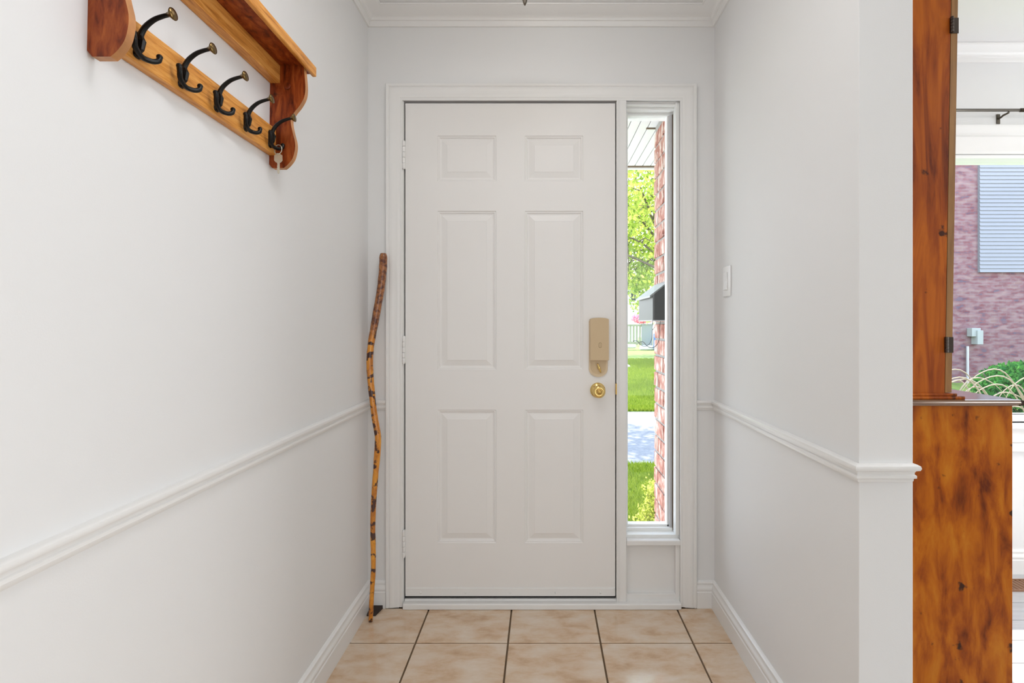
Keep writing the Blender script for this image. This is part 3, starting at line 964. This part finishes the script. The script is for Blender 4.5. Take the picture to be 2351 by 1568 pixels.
# ================================================================== WALKING STICK
path = [(880, 582), (880, 592), (879, 620), (874, 665), (867, 705), (859, 750), (852, 790), (849, 825), (850, 860), (854, 905), (860, 955), (866, 990), (868, 1008), (866, 1045), (862, 1095), (858, 1150), (856, 1210), (857, 1260), (857, 1310), (854, 1360), (852, 1400), (851, 1427)]
wid = [13, 18, 18, 17, 17, 16, 15, 14.5, 14.5, 14, 14, 14.5, 14, 14, 12.5, 12, 11.5, 11.5, 11, 10.5, 10, 9]
def sd(py): return 1.957 + (2.020 - 1.957) * (1427 - py) / (1427 - 582)
sp = [P(a, b, sd(b)) for a, b in path]
dat = spline([(*p, w_ / 2 * p.y / FPX) for p, w_ in zip(sp, wid)], 4)
rnd = random.Random(3)
rr = [q[3] * (1 + rnd.uniform(-0.05, 0.05)) for q in dat]
stick = B().tube([q[:3] for q in dat], rr, 14).build('walking_stick', M['stick'], smooth=True)
tag(stick, 'knotty wooden walking stick with reddish top leaning in the left corner beside the door', 'walking stick')
# low dark wedge-shaped patch on the floor in the corner
wd = B().prism([(0, 0), (0.052, 0), (0.052, 0.014), (0, 0.003)], lambda a, z: (-0.698, 1.992 + a, z), lambda a, z: (-0.664 + a * 0.25, 1.992 + a, z)).build('dark_floor_patch', M['wedge'])
tag(wd, 'small dark brown wedge-shaped patch on the floor behind the walking stick', 'door wedge')

# ================================================================== LIGHT SWITCH
sw = empty('light_switch', (XR, 1.912, 1.325))
B().box(-0.006, 0, -0.037, 0.037, -0.0575, 0.0575, 0.003).build('switch_plate', M['plastic'], sw, angle=40)
rk_ = B().prism([(-0.0065, -0.033), (-0.0125, -0.033), (-0.0075, 0.0), (-0.0105, 0.033), (-0.0065, 0.033)], lambda a, z: (a, -0.0165, z), lambda a, z: (a, 0.0165, z)).build('rocker', M['plastic'], sw)
tag(sw, 'white rocker light switch on the right wall near the door', 'light switch')

# ================================================================== CEILING LAMP (only its finial reaches the frame)
LX, LY = -0.0505, 1.45
lamp = empty('ceiling_lamp', (LX, LY, CZ))
B().lathe([(0.07, 0.0), (0.068, -0.012), (0.045, -0.028), (0.012, -0.034)], (0, 0, 0), 'z', 32).build('canopy', M['brass_dark'], lamp, smooth=True)
B().lathe([(0.005, -0.03), (0.005, -0.290)], (0, 0, 0), 'z', 10).build('rod', M['brass_dark'], lamp, smooth=True)
bowl_mat = bpy.data.materials.new('lit_frosted_glass')
bowl_mat.use_nodes = True
bb = bowl_mat.node_tree.nodes['Principled BSDF']
bb.inputs['Base Color'].default_value = (0.9, 0.86, 0.78, 1)
bb.inputs['Emission Color'].default_value = (1.0, 0.96, 0.90, 1)
bb.inputs['Emission Strength'].default_value = 3.2
bw = B()
prb = [(r_, h_ - 0.036) for r_, h_ in [(0.006, -0.222), (0.05, -0.216), (0.095, -0.196), (0.125, -0.166), (0.138, -0.130), (0.134, -0.130), (0.121, -0.164), (0.092, -0.192), (0.05, -0.211), (0.006, -0.217)]]
bw.lathe(prb, (0, 0, 0), 'z', 40).build('glass_bowl', bowl_mat, lamp, smooth=True)
ft = 2.084 - CZ
B().lathe([(0.012, -0.256), (0.014, -0.266), (0.007, -0.276), (0.007, -0.290), (0.0105, -0.305), (0.0088, -0.312), (0.0098, -0.322), (0.0088, -0.335), (0.0055, ft + 0.008), (0.002, ft), (0.0004, ft - 0.001)], (0, 0, 0), 'z', 24).build('finial', mat('brushed_pewter', (0.20, 0.17, 0.14), 0.3, 0.9), lamp, smooth=True)
tag(lamp, 'ceiling lamp over the hall with only its pointed metal finial in view', 'ceiling lamp')

# ================================================================== HUTCH CABINET
CY = FPX / 850.0                  # near side of the cabinet
CW = 0.86
cab = empty('hutch_cabinet', (XR2 + 0.005, CY, 0))
c0 = XR2 + 0.005
def cb(x0, x1, y0, y1, z0, z1, bev=0.0015, b=None):
    return (b or B()).box(x0 - c0, x1 - c0, y0, y1, z0, z1, bev)
cb(c0, 1.2705, 0.0, 0.022, 0.0, 0.942).build('lower_side_panel', M['cabwood'], cab)
b_ = cb(c0, 1.2705, CW - 0.022, CW, 0.0, 0.942)
b_.build('lower_side_panel', M['cabwood'], cab)
b_ = cb(1.250, 1.2700, 0.022, CW - 0.022, 0.0, 0.08)
b_.build('plinth', M['cabwood'], cab)
for k in range(2):
    y0 = 0.024 + k * (CW - 0.048) / 2
    y1 = y0 + (CW - 0.048) / 2 - 0.003
    d = cb(1.252, 1.2715, y0, y1, 0.085, 0.74).build('lower_door', M['cabwood'], cab)
    cb(1.2715, 1.2765, y0 + 0.06, y1 - 0.06, 0.15, 0.68, 0.004).build('door_panel', M['cabwood'], d)
    B().lathe([(0.006, 0), (0.006, 0.008), (0.013, 0.014), (0.013, 0.02), (0.004, 0.024)], (1.2715 - c0, (y1 - 0.035) if k == 0 else (y0 + 0.035), 0.62), 'x', 16).build('cabinet_knob', M['cabtop'], d, smooth=True)
    d = cb(1.252, 1.2715, y0, y1, 0.745, 0.93).build('drawer', M['cabwood'], cab)
    B().lathe([(0.006, 0), (0.006, 0.008), (0.013, 0.014), (0.013, 0.02), (0.004, 0.024)], (1.2715 - c0, (y0 + y1) / 2, 0.84), 'x', 16).build('cabinet_knob', M['cabtop'], d, smooth=True)
cb(c0, 1.279, -0.004, CW + 0.004, 0.946, 0.958, 0.001).build('countertop', M['countertop'], cab)
# end moulding of the counter
pr = [(0.0, 0.942), (-0.006, 0.942), (-0.007, 0.945), (-0.012, 0.947), (-0.014, 0.951), (-0.011, 0.954), (-0.012, 0.9575), (-0.008, 0.9585), (0, 0.9585)]
B().prism(pr, lambda a, z: (0, a - 0.004, z), lambda a, z: (1.278 - c0, a - 0.004, z)).build('counter_moulding', ramp_mat('counter_edge_wood', [(0.3, (0.14, 0.075, 0.045)), (0.7, (0.30, 0.18, 0.11))], (1, 1, 14), 6, 6, rough=0.2, coat=0.4), cab, angle=30)
b_ = B()
pr = [(1.2785 - c0, 0.942), (1.290 - c0, 0.943), (1.2985 - c0, 0.9465), (1.2985 - c0, 0.951), (1.290 - c0, 0.956), (1.2785 - c0, 0.9575)]
b_.prism(pr, lambda a, z: (a, -0.012, z), lambda a, z: (a, CW + 0.004, z)).build('front_moulding', M['cabtop'], cab)
# upper part, its front leans a little
def lean(z): return 1.0865 + (z - 0.975) * 0.0165
for y0 in (0.0, CW - 0.022):
    poly = [(0, 0.968), (lean(0.968) - c0, 0.968), (lean(2.16) - c0, 2.16), (0, 2.16)]
    B().prism(poly, lambda a, z: (a, y0, z), lambda a, z: (a, y0 + 0.022, z)).build('upper_side_panel', M['cabred'], cab)
B().box(0.0, 0.012, 0.022, CW - 0.022, 0.968, 2.16).build('back_panel', M['cabwood'], cab)
for k in range(2):
    y0 = 0.0 + k * CW / 2 + (0.002 if k else 0)
    y1 = y0 + CW / 2 - 0.003
    z0, z1 = 0.976, 2.14
    def dp(y0=y0, y1=y1, m0=0.0):
        return None
    poly = [(lean(z0) - c0 + 0.0015, z0), (lean(z0) - c0 + 0.0185, z0), (lean(z1) - c0 + 0.0195, z1), (lean(z1) - c0 + 0.0015, z1)]
    fr = B()
    for (ya, yb, za, zb) in ((y0, y0 + 0.055, z0, z1), (y1 - 0.055, y1, z0, z1), (y0 + 0.055, y1 - 0.055, z0, z0 + 0.07), (y0 + 0.055, y1 - 0.055, z1 - 0.07, z1)):
        pl_ = [(lean(za) - c0 + 0.0015, za), (lean(za) - c0 + 0.0190, za), (lean(zb) - c0 + 0.0190, zb), (lean(zb) - c0 + 0.0015, zb)]
        fr.prism(pl_, lambda a, z: (a, ya, z), lambda a, z: (a, yb, z))
    d = fr.build('upper_door', M['cabdoor'], cab)
    pl_ = [(lean(z0) - c0 + 0.007, z0 + 0.06), (lean(z0) - c0 + 0.011, z0 + 0.06), (lean(z1) - c0 + 0.011, z1 - 0.06), (lean(z1) - c0 + 0.007, z1 - 0.06)]
    B().prism(pl_, lambda a, z: (a, y0 + 0.05, z), lambda a, z: (a, y1 - 0.05, z)).build('glass_pane', M['glass'], d)
    if k == 0:
        for zc in (1.967, 1.105):
            h = B()
            xh = lean(zc) - c0 + 0.0005
            for q in range(5):
                h.lathe([(0.0042, zc - 0.02 + q * 0.0085), (0.0042, zc - 0.02 + q * 0.0085 + 0.0075)], (xh, -0.0045, 0), 'z', 12)
            h.box(xh - 0.003, xh + 0.0205, -0.0012, 0.0, zc - 0.021, zc + 0.021)
            h.build('hinge', mat('dark_hinge', (0.07, 0.055, 0.045), 0.35, 0.8), d)
cb(c0, 1.136, -0.010, CW + 0.01, 0.9585, 0.967, 0.003).build('upper_base_moulding', M['cabred'], cab)
cb(c0, 1.117, -0.006, CW + 0.006, 0.967, 0.9745, 0.002).build('upper_base_moulding', M['cabred'], cab)
cb(c0, lean(2.16) + 0.05, -0.03, CW + 0.02, 2.16, 2.20, 0.008).build('cornice', M['cabwood'], cab)
tag(cab, 'tall orange-brown pine hutch cabinet behind the right wall', 'cabinet')

# ================================================================== CURTAIN ROD, FLOOR VENT
rod = empty('curtain_rod', (2.13, 2.295, 2.142))
b_ = B().tube([(-0.9, 0, 0), (0.06, 0, 0)], 0.0065, 12)
b_.build('rod_tube', M['rod'], rod, smooth=True)
B().tube([(0.06, 0, 0), (1.5, 0, 0)], 0.0085, 12).build('rod_sleeve', M['rod'], rod, smooth=True)
for xx in (-0.0, 1.3, -0.8):
    B().tube([(xx + 0.012, 0, 0.002), (xx + 0.006, 0.0, -0.012), (xx, 0.02, -0.016), (xx, 0.03, -0.02), (xx, YW - 2.295, -0.022)], 0.0045, 8).box(xx - 0.008, xx + 0.008, YW - 2.295 - 0.004, YW - 2.295, -0.045, 0.0, 0.001).build('rod_bracket', M['rod'], rod)
tag(rod, 'thin dark curtain rod above the window at the right edge', 'curtain rod')
vent = empty('floor_vent', (2.13, 2.225, 0.0))
b_ = B()
b_.box(-0.15, 0.15, -0.05, -0.043, 0.0, 0.006).box(-0.15, 0.15, 0.043, 0.05, 0.0, 0.006).box(-0.15, -0.143, -0.05, 0.05, 0, 0.006).box(0.143, 0.15, -0.05, 0.05, 0, 0.006)
b_.build('vent_frame', M['vent'], vent)
for k in range(14):
    xx = -0.135 + k * 0.0205
    B().prism([(xx, 0.001), (xx + 0.006, 0.001), (xx + 0.012, 0.005), (xx + 0.006, 0.005)], lambda a, z: (a, -0.042, z), lambda a, z: (a, 0.042, z)).build('vent_slat', M['vent'], vent)
B().box(-0.143, 0.143, -0.043, 0.043, 0.0, 0.0012).build('vent_backing', M['black'], vent)
tag(vent, 'brown slatted floor vent under the window at the right edge', 'floor vent')

# ================================================================== GARDEN
w = B()
w.box(0.15, 45, D + 0.2, 5.45, GZ - 0.2, GZ)
w.box(-30, 45, 8.7, 60, GZ - 0.2, GZ)
struct(w.build('lawn', M['soil']), 'sunlit green lawn on both sides of the driveway')
struct(B().box(-30, 45, 5.45, 8.7, GZ - 0.2, GZ - 0.005).build('driveway', M['asphalt']), 'pale driveway crossing the front garden')

def blades(name, n, region, h, wdt, seed, label):
    rnd = random.Random(seed)
    vs, fs = [], []
    for i in range(n):
        y = region[0] + (region[1] - region[0]) * (rnd.random() ** 1.4)
        x = y * rnd.uniform(region[2], region[3])
        if math.hypot(x - 0.83, y - 3.55) < 0.30 or math.hypot(x - 2.98, y - 17.8) < 0.25 or y < 3.37:
            continue
        a = rnd.uniform(0, math.pi)
        hh = h * rnd.uniform(0.5, 1.2)
        ww = wdt * rnd.uniform(0.6, 1.3)
        lx, ly = rnd.uniform(-0.5, 0.5) * hh, rnd.uniform(-0.5, 0.5) * hh
        k = len(vs)
        vs += [(x - math.cos(a) * ww, y - math.sin(a) * ww, GZ), (x + math.cos(a) * ww, y + math.sin(a) * ww, GZ), (x + lx, y + ly, GZ + hh)]
        fs.append((k, k + 1, k + 2))
    me = bpy.data.meshes.new(name)
    me.from_pydata(vs, [], fs)
    o = link(name, me, M['blade'])
    return tag(o, label, 'grass', kind='stuff')
blades('grass', 42000, (3.05, 5.44, 0.10, 0.34), 0.045, 0.004, 5, 'grass blades between the house and the driveway')
blades('grass', 60000, (8.72, 22.0, 0.12, 0.30), 0.06, 0.009, 6, 'grass blades beyond the driveway')

def leaf_cloud(center, rad, n, size, seed, shell=0.0, squash=1.0, blobs=None):
    """leaf quads bent along the midrib, gathered in clumps"""
    rnd = random.Random(seed)
    vs, fs = [], []
    cl = blobs or [(Vector((0, 0, 0)), 1.0)]
    for i in range(n):
        c, cr = rnd.choice(cl)
        while True:
            p = Vector((rnd.uniform(-1, 1), rnd.uniform(-1, 1), rnd.uniform(-1, 1)))
            if shell < p.length < 1: break
        p = p * cr
        p = (c + p) * rad
        p.z *= squash
        p += Vector(center)
        d = Vector((rnd.gauss(0, 1), rnd.gauss(0, 1), rnd.gauss(0, 0.6))).normalized()
        u = d.orthogonal().normalized()
        u.rotate(Matrix.Rotation(rnd.uniform(0, 6.28), 3, d))
        s_ = size * rnd.uniform(0.6, 1.25)
        v = d.cross(u)
        k = len(vs)
        vs += [tuple(p - u * s_), tuple(p + v * s_ * 0.55 + d * s_ * 0.15), tuple(p + u * s_), tuple(p - v * s_ * 0.55 + d * s_ * 0.15)]
        fs += [(k, k + 1, k + 2, k + 3)]
    me = bpy.data.meshes.new('leaves')
    me.from_pydata(vs, [], fs)
    return me

def tree(name, base_, height, crown_c, crown_r, nleaf, leafsize, m, seed, label, group=None, nb=16):
    rnd = random.Random(seed)
    t = empty(name, base_)
    cc = Vector(crown_c) - Vector(base_)
    b = B()
    trunk_top = Vector((cc.x * 0.5, cc.y * 0.5, cc.z * 0.75))
    b.tube(spline([(0, 0, -0.05), (0.05, 0, height * 0.2), tuple(trunk_top * 0.7), tuple(trunk_top)], 4), [0.22 - 0.012 * k for k in range(13)], 10)
    b.build('trunk', M['bark'], t, smooth=True)
    br = B()
    blobs = []
    for k in range(nb):
        d = Vector((rnd.gauss(0, 1), rnd.gauss(0, 1), rnd.gauss(0, 0.8))).normalized() * rnd.uniform(0.45, 0.95)
        e = cc + d * crown_r
        s0 = trunk_top * rnd.uniform(0.6, 1.0)
        mid = s0.lerp(e, 0.5) + Vector((rnd.uniform(-.3, .3), rnd.uniform(-.3, .3), rnd.uniform(0, .4)))
        pts = spline([tuple(s0), tuple(mid), tuple(e)], 5)
        br.tube(pts, [0.045 - 0.0036 * q for q in range(len(pts))], 6)
        for q in range(5):
            e2 = mid.lerp(e, rnd.uniform(0, 1)) + Vector((rnd.gauss(0, .5), rnd.gauss(0, .5), rnd.gauss(0, .5)))
            m2 = mid.lerp(e, rnd.uniform(0, .6))
            br.tube([tuple(m2), tuple((m2 + e2) / 2 + Vector((0, 0, 0.12))), tuple(e2)], [0.024, 0.016, 0.008], 5)
            blobs.append(((e2 - cc) / crown_r, rnd.uniform(0.13, 0.26)))
        blobs.append((d, rnd.uniform(0.16, 0.30)))
    br.build('branches', M['bark'], t, smooth=True)
    me = leaf_cloud(cc, crown_r, nleaf, leafsize, seed + 1, 0.0, 1.0, blobs)
    lo = link('leaves', me, m, t)
    lo['kind'] = 'stuff'
    return tag(t, label, 'tree', group)
tree('leafy_tree', (4.6, 14.6, GZ), 7.0, (3.3, 14.6, 4.5), 2.8, 6500, 0.070, M['leaf'], 21, 'bright green tree with dark branches seen through the sidelight, nearer of the two')
tree('leafy_tree', (2.2, 24.0, GZ), 9.0, (4.6, 24.0, 5.2), 4.2, 8000, 0.11, M['leaf2'], 22, 'paler hazy tree further off behind the near one, low in the sidelight')

tree('leafy_tree', (-1.4, 9.6, GZ), 7.5, (0.9, 9.6, 5.9), 1.7, 1500, 0.07, M['leaf'], 23, 'leafy bough high in the sidelight that dapples the driveway')

# shrub by the corner of the house
sb = empty('garden_shrub', (0.83, 3.55, GZ))
b_ = B()
rnd = random.Random(9)
blobs = []
for k in range(46):
    a = rnd.uniform(0, 6.28); rr_ = rnd.uniform(0.03, 0.20); hh = rnd.uniform(0.18, 0.43) * (1.15 - rr_ * 1.6)
    e = Vector((math.cos(a) * rr_, math.sin(a) * rr_, hh))
    m_ = Vector((e.x * 0.35 + rnd.uniform(-.02, .02), e.y * 0.35, e.z * 0.5))
    b_.tube([(0, 0, 0), tuple(m_), tuple(e)], [0.004, 0.0028, 0.0012], 5)
    for q in (0.45, 0.65, 0.82, 1.0):
        blobs.append(m_.lerp(e, q))
b_.build('stems', M['bark'], sb)
me = leaf_cloud((0, 0, 0), 1.0, 2300, 0.0125, 10, 0, 1.0, [(p, 0.036) for p in blobs])
o = link('leaves', me, M['bushleaf'], sb); o['kind'] = 'stuff'
tag(sb, 'small yellow-green shrub low in the sidelight beside the brick wall', 'shrub')

# picket fence far off
fy = 30.0
fn = empty('picket_fence', (4.2, fy, GZ))
b_ = B()
for k in range(34):
    x_ = -2.2 + k * 0.19
    if x_ > 1.72: break
    b_.box(x_, x_ + 0.11, 0, 0.03, 0.28, 1.42, 0)
bb_ = b_.build('picket_panel', M['fence'], fn); bb_['kind'] = 'stuff'
B().box(-2.2, 1.75, 0.03, 0.08, 0.35, 0.45).build('fence_rail', M['fence'], fn)
B().box(-2.2, 1.75, -0.02, 0.08, 1.40, 1.52).build('fence_rail', M['fence'], fn)
B().box(1.75, 2.4, -0.05, 0.1, 0.1, 1.50).box(1.70, 2.45, -0.08, 0.12, 1.50, 1.56).build('fence_post', M['fencewhite'], fn)
tag(fn, 'weathered picket fence with a broad pale end post beyond the lawn', 'fence')
st = B().box(4.2 + 1.55, 4.2 + 2.35, fy - 0.7, fy - 0.3, GZ, GZ + 0.28, 0.10, 3).build('garden_stone', M['stone'])
tag(st, 'short white stone block at the foot of the pale fence post', 'stone')
st = B().box(4.2 - 1.6, 4.2 + 1.35, fy - 0.5, fy - 0.2, GZ + 0.10, GZ + 0.34, 0.10, 3).build('garden_edging', M['stone'])
tag(st, 'long white edging stone in front of the picket fence', 'stone')
st = B().ball((2.98, 17.8, GZ + 0.02), 0.11, 12, (1.3, 1, 0.7)).build('pale_stone', M['stone'], smooth=True)
tag(st, 'small white stone lying on the lawn beyond the driveway', 'stone')
bn = B().box(6.55, 7.1, fy - 0.9, fy - 0.4, GZ, GZ + 1.0, 0.05).build('blue_bin', M['bluebin'])
tag(bn, 'blue bin beside the pale fence post next to the brick wall', 'bin')
# far white house
hy = 44.0
hs = empty('far_house', (7.0, hy, GZ))
B().box(-4, 1.4, 0, 6, 0, 4.35).build('wall', M['siding'], hs)
B().prism([(-4.4, 4.35), (1.9, 4.35), (-0.3, 6.2), (-2.0, 6.2)], lambda a, z: (a, -0.3, z), lambda a, z: (a, 6.3, z)).build('roof', M['roofgrey'], hs)
wf = B().box(0.9 - 0.1, 1.3 - 0.1, -0.05, 0.0, 3.6, 4.25).build('window', M['darkglass'], hs)
tag(hs, 'white house with grey roof far beyond the fence', 'house')
fb = empty('flowering_shrub', (7.6, 36.0, GZ))
b_ = B()
for k in range(7):
    b_.tube([(0, 0, 0), (0.2 * math.cos(k), 0.2 * math.sin(k), 0.9), (0.8 * math.cos(k), 0.8 * math.sin(k), 1.9)], [0.05, 0.03, 0.02], 5)
b_.build('stems', M['bark'], fb)
me = leaf_cloud((-0.4, 0, 1.95), 0.85, 1500, 0.07, 12, 0, 0.45)
o = link('blossoms', me, M['blossom'], fb); o['kind'] = 'stuff'
tag(fb, 'pink flowering shrub behind the picket fence', 'shrub')

# neighbour's house seen through the window on the right
ny = 13.0
nh = empty('neighbour_house', (11.0, ny, GZ))
B().box(-4.2, 7, 0.0, 5, 0, 7.0).build('brick_wall', M['farbrick'], nh)
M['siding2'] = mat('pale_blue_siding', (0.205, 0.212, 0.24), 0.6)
sd_p = B().box(0.3, 4.2, -0.05, 0.0, 2.86, 6.6).build('siding_panel', M['siding2'], nh)
b0 = None
for k in range(36):
    z_ = 2.86 + k * 0.1
    if b0 is None:
        ob = B().prism([(-0.075, 0.0), (-0.052, 0.1), (-0.045, 0.1), (-0.045, 0.0)], lambda a, z: (0.3, a, z), lambda a, z: (4.2, a, z)).build('siding_board', M['siding2'], sd_p)
        b0 = ob.data
    else:
        ob = link('siding_board', b0, None, sd_p)
    ob.location = (0, 0, z_)
ux = P(2231, 770, ny)
B().box(ux.x - 11.0 - 0.13, ux.x - 11.0 + 0.10, -0.16, 0.0, 1.20, 1.42, 0.01).build('meter_box', M['fencewhite'], nh)
B().box(ux.x - 11.0 - 0.02, ux.x - 11.0 + 0.13, -0.20, 0.0, 1.0, 1.36, 0.01).build('meter_cover', M['fencewhite'], nh)
B().tube([(ux.x - 11.0 - 0.16, -0.06, 0.0), (ux.x - 11.0 - 0.16, -0.06, 0.95)], 0.03, 8).build('conduit', M['greymetal'], nh)
tag(nh, "neighbour's brick house with white siding seen through the window on the right", 'house')

gb = empty('green_shrub', (7.3, 7.6, GZ))
b_ = B()
for k in range(9):
    b_.tube([(0, 0, 0), (0.25 * math.cos(k * 2.2), 0.25 * math.sin(k * 2.2), 0.4), (0.5 * math.cos(k * 2.2), 0.5 * math.sin(k * 2.2), 0.75)], [0.02, 0.015, 0.01], 5)
b_.build('stems', M['bark'], gb)
me = leaf_cloud((0, 0, 0.50), 0.62, 7000, 0.035, 31, 0.3, 0.72)
o = link('leaves', me, M['greenbush'], gb); o['kind'] = 'stuff'
tag(gb, 'dense green shrub behind the dry grass outside the right window', 'shrub')

og = empty('ornamental_grass', (3.55, 4.0, GZ))
rnd = random.Random(44)
b_ = B()
for k in range(70):
    sx = rnd.uniform(-0.75, 0.55)
    dr = -1 if rnd.random() < 0.78 else 1
    L_ = rnd.uniform(0.45, 1.0)
    hh = rnd.uniform(0.55, 1.15)
    y0 = rnd.uniform(-0.4, 0.4)
    pts = spline([(sx, y0, 0), (sx + dr * 0.10 * L_, y0, hh * 0.62), (sx + dr * 0.34 * L_, y0 + 0.02, hh * 0.98), (sx + dr * 0.62 * L_, y0 + 0.04, hh * 0.96), (sx + dr * 0.86 * L_, y0 + 0.05, hh * 0.74)], 5)
    b_.tube(pts, [0.004 + 0.0006 * q - 0.00004 * q * q for q in range(len(pts))], 4)
bl = b_.build('grass_stems', M['plume'], og)
bl['kind'] = 'stuff'
tag(og, 'dry beige ornamental grass arching outside the right window', 'ornamental grass')
